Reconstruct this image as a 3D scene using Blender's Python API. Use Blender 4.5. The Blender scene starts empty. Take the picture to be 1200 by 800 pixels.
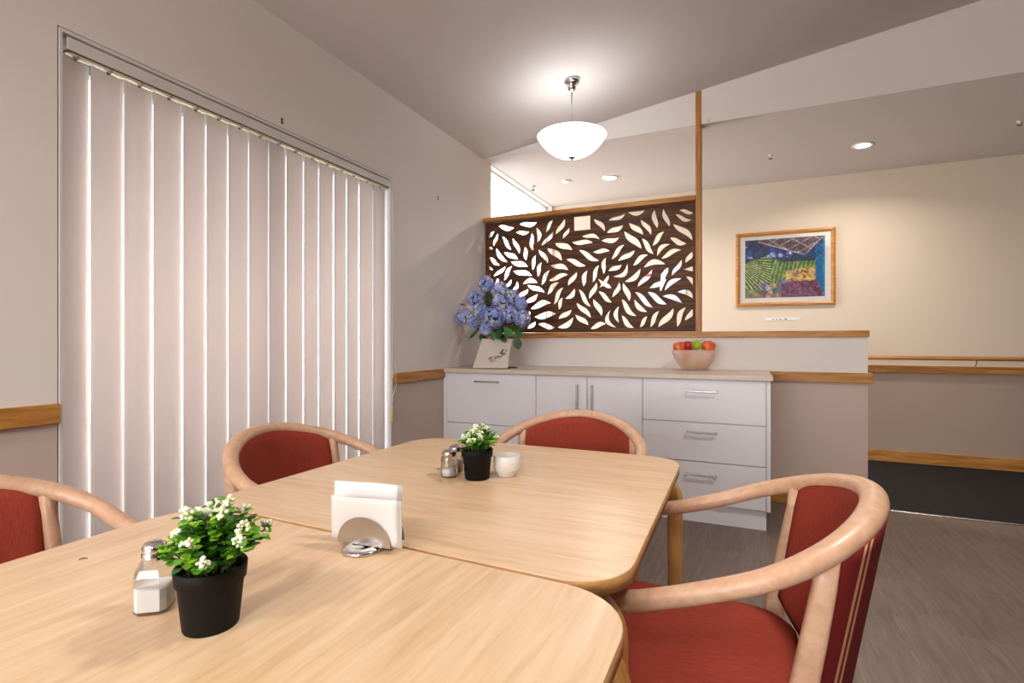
import bpy, bmesh, math, random
from mathutils import Vector, Matrix
random.seed(7)
S = bpy.context.scene
C = S.collection
PI = math.pi
sin, cos, rad = math.sin, math.cos, math.radians

# ------------------------------------------------------------------ measuring
# survey of the room: y runs along the blind wall, x along the half wall
CX, EYE, YAW, FOC = 2.1173, 1.12, rad(24.378), 608.94
FV = (-sin(YAW), cos(YAW)); RV = (cos(YAW), sin(YAW))
def ray(px, py):
    a = (px - 600) / FOC
    return (FV[0] + RV[0]*a, FV[1] + RV[1]*a, (400 - py) / FOC)
def on_z(px, py, z):
    d = ray(px, py); t = (z - EYE) / d[2]
    return Vector((CX + d[0]*t, d[1]*t, z))
def on_y(px, py, y):
    d = ray(px, py); t = y / d[1]
    return Vector((CX + d[0]*t, y, EYE + d[2]*t))

YB, YW, ZC, SLOPE = 4.076, 5.86, 2.725, 0.14

# ------------------------------------------------------------------ materials
def s2l(c):
    return tuple((x/12.92 if x <= .04045 else ((x+.055)/1.055)**2.4) for x in (v/255 for v in c))
def mat(name, rgb, rough=.5, metal=0., spec=.5, **kw):
    m = bpy.data.materials.new(name); m.use_nodes = True
    b = m.node_tree.nodes['Principled BSDF']
    b.inputs['Base Color'].default_value = (*s2l(rgb), 1)
    b.inputs['Roughness'].default_value = rough
    b.inputs['Metallic'].default_value = metal
    b.inputs['Specular IOR Level'].default_value = spec
    for k, v in kw.items():
        b.inputs[k.replace('_', ' ')].default_value = v
    return m
def nodes(m): return m.node_tree.nodes, m.node_tree.links, m.node_tree.nodes['Principled BSDF']
def ramp(N, stops):
    r = N.new('ShaderNodeValToRGB'); e = r.color_ramp.elements
    while len(e) < len(stops): e.new(.5)
    for i, (p, c) in enumerate(stops):
        e[i].position = p; e[i].color = (*s2l(c), 1)
    return r
def bump(m, src, strength, dist=.002):
    N, L, b = nodes(m); n = N.new('ShaderNodeBump')
    n.inputs['Strength'].default_value = strength; n.inputs['Distance'].default_value = dist
    L.new(src, n.inputs['Height']); L.new(n.outputs[0], b.inputs['Normal'])
def coords(m, scale=(1,1,1), kind='Object', rot=(0,0,0)):
    N, L, b = nodes(m); t = N.new('ShaderNodeTexCoord'); p = N.new('ShaderNodeMapping')
    p.inputs['Scale'].default_value = scale; p.inputs['Rotation'].default_value = rot
    L.new(t.outputs[kind], p.inputs[0]); return p.outputs[0]
def noise(m, vec, scale, detail=4, rough=.55, dist=0.):
    N, L, b = nodes(m); n = N.new('ShaderNodeTexNoise')
    n.inputs['Scale'].default_value = scale; n.inputs['Detail'].default_value = detail
    n.inputs['Roughness'].default_value = rough; n.inputs['Distortion'].default_value = dist
    L.new(vec, n.inputs['Vector']); return n.outputs[0]
def wood(name, dark, mid, light, scale, rough=.4, n=3., spec=.4, bmp=.05, rot=(0,0,0)):
    m = mat(name, mid, rough, spec=spec); N, L, b = nodes(m)
    v = coords(m, scale, rot=rot); o = noise(m, v, n, 8, .6, .6)
    r = ramp(N, [(.3, dark), (.5, mid), (.7, light)])
    L.new(o, r.inputs[0]); L.new(r.outputs[0], b.inputs['Base Color'])
    bump(m, o, bmp); return m
def paint(name, rgb, rough=.85, spec=.2):
    m = mat(name, rgb, rough, spec=spec); v = coords(m)
    bump(m, noise(m, v, 220, 3), .12, .0008); return m

M = {}
M['wall'] = paint('cream_wall_paint', (229, 221, 214))
M['wall_low'] = paint('taupe_wall_paint', (196, 176, 164))
M['ceiling'] = paint('ceiling_paint', (208, 199, 194))
M['ceiling_corr'] = paint('brightened_corridor_ceiling_paint', (218, 207, 200))  # paler than the room ceiling, making up for missing daylight
M['corr'] = paint('warm_beige_paint', (222, 205, 184))
M['brown'] = paint('bounce_cut_brown_paint', (128, 108, 94))  # dark tone given to unseen walls to cut bounce light
M['corr_low'] = paint('corridor_taupe_paint', (172, 150, 134))
M['white_gloss'] = mat('white_laminate', (222, 219, 223), .3)
M['white_frame'] = mat('white_powder_coat', (215, 210, 205), .4)
M['grey_frame'] = mat('blue_grey_aluminium', (96, 112, 130), .4)
M['oak_x'] = wood('oak_trim_along_x', (150, 95, 38), (182, 124, 60), (205, 150, 84), (1.2, 14, 14))
M['oak_y'] = wood('oak_trim_along_y', (150, 95, 38), (182, 124, 60), (205, 150, 84), (14, 1.2, 14))
M['oak_z'] = wood('oak_trim_upright', (150, 95, 38), (182, 124, 60), (205, 150, 84), (14, 14, 1.2))
M['top_x'] = wood('maple_top_along_x', (204, 168, 129), (218, 185, 147), (226, 197, 163), (2.2, 26, 26), .33, 2.0, bmp=.02)
M['top_y'] = wood('maple_top_along_y', (204, 168, 129), (218, 185, 147), (226, 197, 163), (26, 2.2, 26), .33, 2.0, bmp=.02)
M['edge'] = wood('timber_table_edging', (160, 112, 64), (180, 132, 80), (196, 150, 98), (4, 4, 20), .4)
M['leg'] = wood('honey_bentwood', (158, 106, 50), (186, 134, 74), (204, 154, 94), (16, 16, 1.5), .38)
M['beech'] = wood('pale_beech', (188, 146, 116), (199, 158, 128), (207, 170, 141), (14, 14, 14), .36, 2.5)
M['worktop'] = wood('pale_laminate_worktop', (196, 176, 158), (206, 188, 170), (216, 200, 184), (2, 26, 26), .35, 3, bmp=.0)
M['walnut'] = wood('dark_walnut_panel', (58, 33, 20), (88, 54, 32), (122, 78, 44), (1.3, 9, 16), .5, 2.4, bmp=.03, spec=.25)
M['chrome'] = mat('brushed_nickel', (190, 186, 182), .25, 1.)
M['steel'] = mat('polished_chrome', (214, 212, 212), .12, 1.)
M['dark_metal'] = mat('dark_grey_metal', (70, 68, 66), .4, .8)
M['white'] = mat('white_plastic', (236, 234, 230), .4)
M['ceramic'] = mat('white_glazed_ceramic', (222, 216, 208), .25)
M['black_pot'] = mat('black_plastic_pot', (15, 13, 13), .6, spec=.2)
M['soil'] = mat('dark_moss', (38, 44, 20), .9)
M['salt'] = mat('white_salt', (240, 238, 236), .9)
M['pepper'] = mat('ground_pepper', (178, 158, 140), .9)
M['paper'] = mat('white_paper', (228, 226, 225), .8)
M['mount'] = mat('cream_picture_mount', (232, 226, 218), .8)
M['stone_pot'] = mat('whitewashed_ceramic', (206, 194, 180), .7)
M['ink'] = mat('grey_ink', (112, 100, 92), .8)
M['dark_tray'] = mat('dark_felt_mat', (44, 40, 40), .8)
M['green1'] = mat('bright_green_leaf', (140, 196, 44), .45, Subsurface_Weight=0.)
M['green2'] = mat('mid_green_leaf', (96, 160, 34), .45)
M['green3'] = mat('deep_green_leaf', (52, 106, 34), .5)
M['stem'] = mat('green_brown_stem', (92, 104, 46), .6)
M['bloom'] = mat('white_blossom', (244, 242, 228), .6)
M['bloom2'] = mat('cream_blossom', (226, 230, 170), .6)
M['hy1'] = mat('periwinkle_petal', (168, 178, 236), .6)
M['hy2'] = mat('cornflower_petal', (140, 168, 236), .6)
M['hy3'] = mat('lavender_petal', (182, 176, 234), .6)
M['hy4'] = mat('cream_petal', (228, 230, 206), .6)
M['hyleaf'] = mat('dark_hydrangea_leaf', (34, 74, 34), .5)
M['twig'] = mat('brown_twig', (120, 92, 58), .8)
M['hole_shade'] = mat('shadow_gap', (60, 55, 50), .9)
M['skin_orange'] = mat('orange_fruit_skin', (226, 122, 48), .45)
M['skin_red'] = mat('red_apple_skin', (178, 36, 42), .3)
M['skin_green'] = mat('green_apple_skin', (158, 178, 40), .35)
M['skin_yellow'] = mat('yellow_fruit_skin', (228, 190, 60), .4)
def streaked(name, a, b_, rough=.45):
    m = mat(name, a, rough); N, L, b = nodes(m)
    o = noise(m, coords(m, (1, 1, .5)), 30, 3); r = ramp(N, [(.4, a), (.62, b_)])
    L.new(o, r.inputs[0]); L.new(r.outputs[0], b.inputs['Base Color']); return m
M['skin_peach'] = streaked('peach_red_skin', (232, 128, 62), (206, 66, 44))

def fabric(name, a, b_, stripes=False):
    m = mat(name, a, .85, spec=.15, Sheen_Weight=0.); N, L, b = nodes(m)
    t = N.new('ShaderNodeTexCoord'); p = N.new('ShaderNodeMapping'); p.inputs['Scale'].default_value = (70, 5, 1)
    L.new(t.outputs['UV'], p.inputs[0]); o = noise(m, p.outputs[0], 3, 6, .7)
    r = ramp(N, [(.3, b_), (.7, a)]); L.new(o, r.inputs[0]); out = r.outputs[0]
    if stripes:
        sx = N.new('ShaderNodeSeparateXYZ'); L.new(t.outputs['UV'], sx.inputs[0])
        fr = N.new('ShaderNodeMath'); fr.operation = 'MULTIPLY'; fr.inputs[1].default_value = 4.0
        L.new(sx.outputs[0], fr.inputs[0])
        f2 = N.new('ShaderNodeMath'); f2.operation = 'FRACT'; L.new(fr.outputs[0], f2.inputs[0])
        st = ramp(N, [(0, (0,0,0)), (.38, (0,0,0)), (.40, (255,255,255)), (.47, (0,0,0)), (.53, (0,0,0)), (.54, (255,255,255)), (.61, (0,0,0))])
        st.color_ramp.interpolation = 'CONSTANT'
        L.new(f2.outputs[0], st.inputs[0])
        mx = N.new('ShaderNodeMixRGB'); mx.inputs[2].default_value = (*s2l((190, 140, 104)), 1)
        L.new(st.outputs[0], mx.inputs[0]); L.new(out, mx.inputs[1]); out = mx.outputs[0]
    L.new(out, b.inputs['Base Color']); bump(m, o, .25, .001); return m
M['rust'] = fabric('rust_red_upholstery', (158, 66, 50), (126, 46, 34))
M['rust_stripe'] = fabric('shaded_striped_rust_upholstery', (120, 36, 32), (90, 24, 24), True)  # darker red paints in the shade on the outer chair back

def thin_glass(name, tint=(1, 1, 1), refl=.08):
    m = bpy.data.materials.new(name); m.use_nodes = True; N, L = m.node_tree.nodes, m.node_tree.links
    N.clear(); o = N.new('ShaderNodeOutputMaterial'); t = N.new('ShaderNodeBsdfTransparent'); g = N.new('ShaderNodeBsdfGlossy')
    t.inputs[0].default_value = (*tint, 1); g.inputs['Roughness'].default_value = .03
    lw = N.new('ShaderNodeLayerWeight'); lw.inputs[0].default_value = .35
    mm = N.new('ShaderNodeMath'); mm.operation = 'MULTIPLY_ADD'; mm.inputs[1].default_value = .6; mm.inputs[2].default_value = refl
    x = N.new('ShaderNodeMixShader')
    L.new(lw.outputs['Fresnel'], mm.inputs[0]); L.new(mm.outputs[0], x.inputs[0])
    L.new(t.outputs[0], x.inputs[1]); L.new(g.outputs[0], x.inputs[2]); L.new(x.outputs[0], o.inputs[0]); return m
M['glass'] = thin_glass('clear_glass', (.97, .97, .97), .03)
M['art_glass'] = thin_glass('matt_picture_glass', (1, 1, 1), -.12)
M['jar'] = thin_glass('shaker_glass', (.93, .92, .9), .05)
def translucent(name, rgb, tr, transp=0.):
    m = bpy.data.materials.new(name); m.use_nodes = True; N, L = m.node_tree.nodes, m.node_tree.links
    b = N['Principled BSDF']; b.inputs['Base Color'].default_value = (*s2l(rgb), 1); b.inputs['Roughness'].default_value = .6
    o = N['Material Output']; t = N.new('ShaderNodeBsdfTranslucent'); t.inputs[0].default_value = (*s2l(rgb), 1)
    x = N.new('ShaderNodeMixShader'); x.inputs[0].default_value = tr
    L.new(b.outputs[0], x.inputs[1]); L.new(t.outputs[0], x.inputs[2]); out = x.outputs[0]
    if transp:
        g = N.new('ShaderNodeBsdfTransparent'); y = N.new('ShaderNodeMixShader'); y.inputs[0].default_value = transp
        L.new(out, y.inputs[1]); L.new(g.outputs[0], y.inputs[2]); out = y.outputs[0]
    L.new(out, o.inputs[0]); return m
M['vane'] = translucent('blush_blind_fabric', (232, 221, 215), .31)
M['bowl'] = translucent('frosted_pink_glass', (255, 236, 224), .5, .58)
def glow(name, rgb, strength, base=None):
    m = mat(name, base or rgb, .3); N, L, b = nodes(m)
    b.inputs['Emission Color'].default_value = (*s2l(rgb), 1); b.inputs['Emission Strength'].default_value = strength; return m
M['lamp_glass'] = translucent('lit_opal_glass', (240, 246, 250), .7)
_b = M['lamp_glass'].node_tree.nodes['Principled BSDF']; _b.inputs['Emission Color'].default_value = (.80, .90, .95, 1); _b.inputs['Emission Strength'].default_value = 6.5
M['led'] = glow('lit_downlight', (255, 248, 235), 40)

# floors
def plank_floor():
    m = mat('grey_brown_vinyl_planks', (120, 104, 96), .42, spec=.4); N, L, b = nodes(m)
    v = coords(m, (1, 1, 1), rot=(0, 0, PI/2))
    br = N.new('ShaderNodeTexBrick'); L.new(v, br.inputs['Vector'])
    br.inputs['Scale'].default_value = 1; br.inputs['Brick Width'].default_value = 1.25; br.inputs['Row Height'].default_value = .19
    br.inputs['Mortar Size'].default_value = .0016; br.inputs['Mortar Smooth'].default_value = .2; br.offset = .37; br.inputs['Bias'].default_value = 0
    br.inputs['Color1'].default_value = (*s2l((140, 123, 112)), 1); br.inputs['Color2'].default_value = (*s2l((128, 111, 101)), 1)
    br.inputs['Mortar'].default_value = (*s2l((150, 134, 122)), 1)
    g = noise(m, coords(m, (14, 1.4, 1)), 3.0, 9, .65, 1.0); r = ramp(N, [(.25, (150, 140, 134)), (.5, (205, 200, 196)), (.8, (250, 245, 240))])
    L.new(g, r.inputs[0]); mx = N.new('ShaderNodeMixRGB'); mx.blend_type = 'MULTIPLY'; mx.inputs[0].default_value = .8
    L.new(br.outputs[0], mx.inputs[1]); L.new(r.outputs[0], mx.inputs[2]); L.new(mx.outputs[0], b.inputs['Base Color'])
    bump(m, g, .08, .002); return m
M['planks'] = plank_floor()
M['carpet'] = mat('charcoal_carpet', (42, 38, 38), .95, spec=.1)
_n = noise(M['carpet'], coords(M['carpet']), 160, 5, .8); bump(M['carpet'], _n, .9, .006)
_N, _L, _b = nodes(M['carpet']); _r = ramp(_N, [(.35, (27, 24, 24)), (.65, (60, 55, 54))]); _L.new(_n, _r.inputs[0]); _L.new(_r.outputs[0], _b.inputs['Base Color'])

# ------------------------------------------------------------------ mesh tools
class MB:
    def __init__(s): s.b = bmesh.new(); s.uv = s.b.loops.layers.uv.new('UVMap'); s.mi = 0
    def face(s, vs, smooth=False):
        try: f = s.b.faces.new(vs)
        except ValueError: return None
        f.material_index = s.mi; f.smooth = smooth; return f
    def v(s, p): return s.b.verts.new(p)
    def box(s, x0, x1, y0, y1, z0, z1, bev=0., seg=2, mtx=None):
        vs = [s.v((x, y, z)) for x in (x0, x1) for y in (y0, y1) for z in (z0, z1)]
        idx = [(0,1,3,2), (4,6,7,5), (0,4,5,1), (2,3,7,6), (0,2,6,4), (1,5,7,3)]
        fs = [s.face([vs[i] for i in q]) for q in idx]
        if mtx: bmesh.ops.transform(s.b, matrix=mtx, verts=vs)
        if bev:
            es = list({e for f in fs for e in f.edges})
            r = bmesh.ops.bevel(s.b, geom=es, offset=bev, segments=seg, affect='EDGES', profile=.5)
            for f in r['faces']: f.material_index = s.mi; f.smooth = True
        return s
    def prism(s, pts, z0, z1, bev=0., seg=2, smooth_side=False):
        lo = [s.v((x, y, z0)) for x, y in pts]; hi = [s.v((x, y, z1)) for x, y in pts]
        n = len(pts); s.face(lo[::-1]); top = s.face(hi); sides = []
        for i in range(n): sides.append(s.face([lo[i], lo[(i+1) % n], hi[(i+1) % n], hi[i]], smooth_side))
        if bev and top:
            r = bmesh.ops.bevel(s.b, geom=list(top.edges), offset=bev, segments=seg, affect='EDGES')
            for f in r['faces']: f.smooth = True; f.material_index = s.mi
        return s
    def sweep(s, path, rx, ry=None, n=16, cap=True, up=Vector((0, 0, 1)), sq=2.0, uvs=False):
        P = [Vector(p) for p in path]; m = len(P)
        rx = rx if isinstance(rx, (list, tuple)) else [rx]*m
        ry = rx if ry is None else (ry if isinstance(ry, (list, tuple)) else [ry]*m)
        rings = []; lastside = None
        for i in range(m):
            t = (P[min(i+1, m-1)] - P[max(i-1, 0)]).normalized()
            side = t.cross(up)
            if side.length < .15 and lastside is not None: side = lastside - t*lastside.dot(t)
            elif side.length < 1e-4: side = t.cross(Vector((1, 0, 0)))
            side.normalize()
            if lastside is not None and side.dot(lastside) < 0: side = -side
            lastside = side; nn = side.cross(t).normalized()
            ring = []
            for k in range(n):
                a = 2*PI*k/n; ca, sa = cos(a), sin(a)
                u = math.copysign(abs(ca)**(2/sq), ca); w = math.copysign(abs(sa)**(2/sq), sa)
                ring.append(s.v(P[i] + side*rx[i]*u + nn*ry[i]*w))
            rings.append(ring)
        for i in range(m-1):
            for k in range(n):
                s.face([rings[i][k], rings[i][(k+1) % n], rings[i+1][(k+1) % n], rings[i+1][k]], True)
        if cap: s.face(rings[0][::-1]); s.face(rings[-1])
        return s
    def lathe(s, prof, n=32, c=(0, 0, 0), mtx=None, closed=False):
        rings = []; allv = []
        for r, z in prof:
            if r < 1e-6: vs = [s.v((c[0], c[1], c[2]+z))]
            else: vs = [s.v((c[0]+r*cos(2*PI*k/n), c[1]+r*sin(2*PI*k/n), c[2]+z)) for k in range(n)]
            rings.append(vs); allv += vs
        pr = list(zip(rings, rings[1:])) + ([(rings[-1], rings[0])] if closed else [])
        for A, B in pr:
            for k in range(n):
                k2 = (k+1) % n
                if len(A) == 1 and len(B) == 1: continue
                if len(A) == 1: s.face([A[0], B[k2], B[k]], True)
                elif len(B) == 1: s.face([A[k], A[k2], B[0]], True)
                else: s.face([A[k], A[k2], B[k2], B[k]], True)
        if mtx: bmesh.ops.transform(s.b, matrix=mtx, verts=allv)
        return s
    def ball(s, c, r, sub=1, sc=(1, 1, 1), rot=None):
        mt = Matrix.Translation(c) @ (rot.to_4x4() if rot else Matrix()) @ Matrix.Diagonal((r*sc[0], r*sc[1], r*sc[2], 1))
        q = bmesh.ops.create_icosphere(s.b, subdivisions=sub, radius=1, matrix=mt)
        for v in q['verts']:
            for f in v.link_faces: f.smooth = True; f.material_index = s.mi
        return s
    def build(s, name, mats, parent=None, loc=None, autosmooth=False):
        bmesh.ops.recalc_face_normals(s.b, faces=s.b.faces)
        me = bpy.data.meshes.new(name); s.b.to_mesh(me); s.b.free()
        for m_ in (mats if isinstance(mats, (list, tuple)) else [mats]): me.materials.append(m_)
        o = bpy.data.objects.new(name, me); C.objects.link(o)
        if parent: o.parent = parent
        if loc: o.location = loc
        return o
def tag(o, label=None, cat=None, group=None, kind=None):
    if label: o['label'] = label
    if cat: o['category'] = cat
    if group: o['group'] = group
    if kind: o['kind'] = kind
    return o
def thing(name, label, cat, loc=(0, 0, 0), rz=0., group=None):
    o = bpy.data.objects.new(name, None); C.objects.link(o); o.location = loc; o.rotation_euler = (0, 0, rz)
    o.empty_display_size = .1
    return tag(o, label, cat, group)
def dup(root, loc, rz, label, group=None):
    r = root.copy(); C.objects.link(r); r.location = loc; r.rotation_euler = (0, 0, rz); r['label'] = label
    if group: r['group'] = group
    for ch in list(root.children):
        c = ch.copy(); C.objects.link(c); c.parent = r
        for g in list(ch.children):
            d = g.copy(); C.objects.link(d); d.parent = c
    return r
def struct(o): return tag(o, kind='structure')

# ================================================================== THE ROOM
XR, YK = 6.0, -3.2          # right wall, wall behind the camera
def ceil(x): return ZC + SLOPE*x
DY0, DY1, DZ = .962, 2.770, 2.187
SPLIT = .878
# left wall with sliding door opening
b = MB()
for (z0, z1, mi) in ((0, SPLIT, 1), (SPLIT, DZ, 0)):
    b.mi = mi; b.box(-.2, 0, YK, DY0, z0, z1); b.box(-.2, 0, DY1, YB, z0, z1)
b.mi = 0; b.box(-.2, 0, YK, YB, DZ, ZC+.02)
struct(b.build('wall_left', [M['wall'], M['wall_low']]))
b = MB(); b.box(-.2, 0, YB, 4.21, 0, ZC); b.box(-.2, 0, 5.82, YW+.1, 0, ZC); b.box(-.2, 0, 4.21, 5.82, 2.72, ZC); b.box(-.2, 0, 4.21, 5.82, 0, .1)
struct(b.build('wall_corridor_left', M['wall']))
b = MB()
for (y0, y1) in ((4.21, 4.23), (5.80, 5.82)): b.box(-.12, -.07, y0, y1, .1, 2.72, .002)
b.box(-.12, -.07, 4.21, 5.82, 2.712, 2.72, .002); b.box(-.12, -.07, 4.21, 5.82, .1, .14, .002)
wn = struct(b.build('window_1', M['white_frame']))
b = MB(); b.box(-.098, -.094, 4.23, 5.80, .14, 2.712); b.build('window_glass', M['glass'], wn)
# half wall
b = MB(); b.mi = 1; b.box(.0, 2.838, YB, YB+.12, 0, SPLIT); b.mi = 0; b.box(.0, 2.838, YB, YB+.12, SPLIT, 1.149)
struct(b.build('wall_half', [M['wall'], M['wall_low']]))
# bulkhead, from corridor ceiling level to raked ceiling
b = MB(); 
pts = [(0.0, ZC), (XR, ZC), (XR, ceil(XR)), (0.0, ceil(0)+.002)]
lo = [b.v((x, YB, z)) for x, z in pts]; hi = [b.v((x, YB+.12, z)) for x, z in pts]
b.face(lo); b.face(hi[::-1])
for i in range(4): b.mi = 1 if i == 0 else 0; b.face([lo[i], lo[(i+1) % 4], hi[(i+1) % 4], hi[i]])
struct(b.build('wall_bulkhead', [M['wall'], M['ceiling_corr']]))
# raked ceiling
b = MB(); pts = [(-.2, ceil(-.2)), (XR+.1, ceil(XR+.1)), (XR+.1, ceil(XR+.1)+.1), (-.2, ceil(-.2)+.1)]
lo = [b.v((x, YK-.1, z)) for x, z in pts]; hi = [b.v((x, YB+.12, z)) for x, z in pts]
b.face(lo); b.face(hi[::-1])
for i in range(4): b.face([lo[i], lo[(i+1) % 4], hi[(i+1) % 4], hi[i]])
struct(b.build('ceiling', M['ceiling']))
XC = 9.0
b = MB(); b.box(-.2, XC, YB+.12, YW+.1, ZC, ZC+.1); struct(b.build('ceiling_corridor', M['ceiling_corr']))
b = MB(); b.mi = 1; b.box(-.2, XC, YW, YW+.12, 0, .86); b.mi = 0; b.box(-.2, XC, YW, YW+.12, .86, ZC)
struct(b.build('wall_back', [M['corr'], M['corr_low']]))
b = MB(); b.box(XC, XC+.1, YB, YW, 0, ZC); struct(b.build('wall_corridor_end', M['brown']))
# right wall (room) and the wall behind the camera, its opening filled in to block sky light
b = MB(); b.box(XR, XR+.1, YK, YB, 0, ceil(XR)); struct(b.build('wall_right', M['brown']))
b = MB(); b.box(XR, XC, YB, YB+.12, 0, ZC); struct(b.build('wall_corridor_near', M['brown']))
b = MB()
b.box(-.2, .5, YK-.1, YK, 0, ZC); b.box(4.6, XR, YK-.1, YK, 0, ceil(4.6)); b.box(.5, 4.6, YK-.1, YK, 0, .9); b.box(.5, 4.6, YK-.12, YK-.08, .9, 2.2); b.box(.5, 4.6, YK-.1, YK, 2.2, ZC)
vs = [b.v((x, YK, z)) for x, z in ((-.2, ZC-.05), (XR, ZC-.05), (XR, ceil(XR)), (-.2, ceil(-.2)))]; b.face(vs)
struct(b.build('wall_front', M['wall']))
# floors
b = MB(); b.box(-.2, XR+.1, YK-.1, 4.157, -.1, 0); struct(b.build('floor', M['planks']))
b = MB(); b.box(-.2, XC, 4.157, YW+.1, -.1, .004); struct(b.build('floor_corridor', M['carpet']))
b = MB(); b.box(2.84, XC, 4.150, 4.172, .0, .007, .002); struct(b.build('trim_1', M['chrome']))
# timber trims
b = MB(); b.box(0, .022, YK, DY0-.0, .846, .912, .003); struct(b.build('trim_2', M['oak_y']))
b = MB(); b.box(0, .022, DY1+.022, 3.394, .846, .912, .003); struct(b.build('trim_3', M['oak_y']))
b = MB(); b.box(2.245, 2.862, YB-.022, YB, .846, .912, .003); b.box(2.838, 2.862, YB, YB+.12, .846, .912, .003); struct(b.build('trim_4', M['oak_x']))
b = MB(); b.box(0.0, 2.846, YB-.014, YB+.134, 1.149, 1.193, .003); struct(b.build('trim_5', M['oak_x']))
b = MB(); b.box(1.766, 1.806, YB-.006, YB+.09, 1.193, ceil(1.766), .003); struct(b.build('trim_6', M['oak_z']))
b = MB(); b.box(0.0, 1.766, YB-.024, YB+.09, 2.166, 2.203, .003); struct(b.build('trim_7', M['oak_x']))
b = MB(); b.box(2.25, 2.848, YB-.014, YB, 0, .107, .003); b.box(2.838, 2.85, YB, YB+.12, 0, .107, .003); struct(b.build('baseboard_half', M['oak_x']))
b = MB(); b.box(0, XC, YW-.016, YW, .004, .11, .003); struct(b.build('baseboard_back', M['oak_x']))
b = MB(); b.box(0, XC, YW-.03, YW, .834, .898, .003); struct(b.build('trim_8', M['oak_x']))
b = MB(); b.box(0, .014, YK, DY0, 0, .107, .003); b.box(0, .014, DY1+.02, 3.42, 0, .107, .003); struct(b.build('baseboard_left', M['oak_y']))

# sliding door in the left wall
b = MB()
for (y0, y1) in ((DY0+.004, DY0+.014), (DY1-.014, DY1-.004)): b.box(-.2, .003, y0, y1, 0, DZ-.004, .001)
b.box(-.2, .003, DY0+.014, DY1-.014, DZ-.016, DZ-.004, .001); b.box(-.2, 0, DY0, DY1, 0, .02)
door = struct(b.build('door_1', M['white_frame']))
b = MB(); g0, g1 = DY0+.012, DY1-.012; gm = (g0+g1)/2
for (y0, y1, x) in ((g0, gm+.03, -.15), (gm-.03, g1, -.115)):
    b.box(x-.02, x+.02, y0, y0+.05, .02, DZ-.012); b.box(x-.02, x+.02, y1-.05, y1, .02, DZ-.012)
    b.box(x-.02, x+.02, y0, y1, .02, .1); b.box(x-.02, x+.02, y0, y1, DZ-.07, DZ-.012)
b.build('door_sash', M['grey_frame'], door)
b = MB()
b.box(-.153, -.148, g0+.05, gm-.02, .1, DZ-.07); b.box(-.118, -.113, gm+.02, g1-.05, .1, DZ-.07)
b.build('door_glass', M['glass'], door)

# paved terrace seen in slivers between the vanes
b = MB(); b.box(-6, -.2, -3, 8, -.12, -.02); struct(b.build('floor_terrace', mat('pale_paving', (206, 202, 196), .8)))

# ================================================================== BLIND
bl = thing('vertical_blind', 'closed blush-pink vertical blind hanging across the wide sliding door', 'blind', (-.03, (DY0+DY1)/2, 0))
BX, BY = -.03, (DY0+DY1)/2
def rel(p, o): return (p[0]-o[0], p[1]-o[1], p[2]-o[2])
b = MB(); b.box(-.016, .030, .99-BY, 2.752-BY, 2.122, 2.164, .002)
b.build('headrail', M['white_frame'], bl)
b = MB(); b.box(-.008, .022, .995-BY, 2.748-BY, 2.117, 2.1225)
b.build('track', mat('dark_brown_track', (52, 44, 36), .6), bl)
b = MB(); b.box(-.008, .022, .995-BY, 2.748-BY, 2.111, 2.117); b.build('track_lip', mat('aged_cream_track', (206, 196, 158), .5), bl)
ys = [.977, 1.074, 1.183, 1.288, 1.408, 1.511, 1.617, 1.724, 1.837, 1.941, 2.058, 2.164, 2.277, 2.384, 2.487, 2.626, 2.735]
gap = [0, 9, .5, 2, 5, 3, 3, 1, 3, .5, 5, 2, 5, 6, 2, 12, 3]
for i in range(16):
    y0, y1 = ys[i], ys[i+1]; yc = (y0+y1)/2; w = (y1-y0)+.009
    ang = 0.
    while w*sin(ang)*y1/2.15 - (w*cos(ang)-(y1-y0)) < gap[i+1]/1000 and ang < .6: ang += .002
    b = MB(); n = 8; f = []; 
    for k in range(n+1):
        u = (k/n-.5)*w; c_ = .004*(1-(2*k/n-1)**2)
        # near edge towards the room, far edge towards the glass
        px, py = -u*sin(ang)+c_, u*cos(ang)
        f.append((px, py))
    for z0, z1 in ((.03, 2.108),):
        A = [[b.v((x-d, yc-BY+y, z)) for (x, y) in f] for z in (z0, z1) for d in (0, .0012)]
        for k in range(n):
            b.face([A[0][k], A[0][k+1], A[2][k+1], A[2][k]], True); b.face([A[1][k], A[3][k], A[3][k+1], A[1][k+1]], True)
            b.face([A[2][k], A[2][k+1], A[3][k+1], A[3][k]]); b.face([A[0][k], A[1][k], A[1][k+1], A[0][k+1]])
        for k in (0, n): b.face([A[0][k], A[2][k], A[3][k], A[1][k]])
    vn = b.build('vane', M['vane'], bl)
    b = MB(); b.box(-.003, .005, yc-BY-.006, yc-BY+.006, 2.10, 2.115, .001); b.box(.004, .024, yc-BY-.004, yc-BY+.004, 2.104, 2.1145, .001)
    b.build('vane_hanger', M['chrome'], bl)
# control cord and weight
b = MB()
pts = []
for k in range(40):
    t = k/39; z = 2.1-1.45*t; pts.append((.045, 2.755-BY+.004*sin(5*t), z))
b.sweep(pts, .0018, n=6)
pts = [(.045+.004*sin(PI*t), 2.755-BY+.045*sin(PI*t)*1.0, 1.0-.24*t) for t in [k/24 for k in range(25)]]
b.sweep(pts, .0018, n=6)
b.build('control_cord', M['white'], bl)
b = MB(); b.box(.038, .052, 2.742-BY, 2.758-BY, .60, .68, .003)
b.build('cord_weight', mat('yellowed_plastic', (214, 196, 130), .5), bl)

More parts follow.
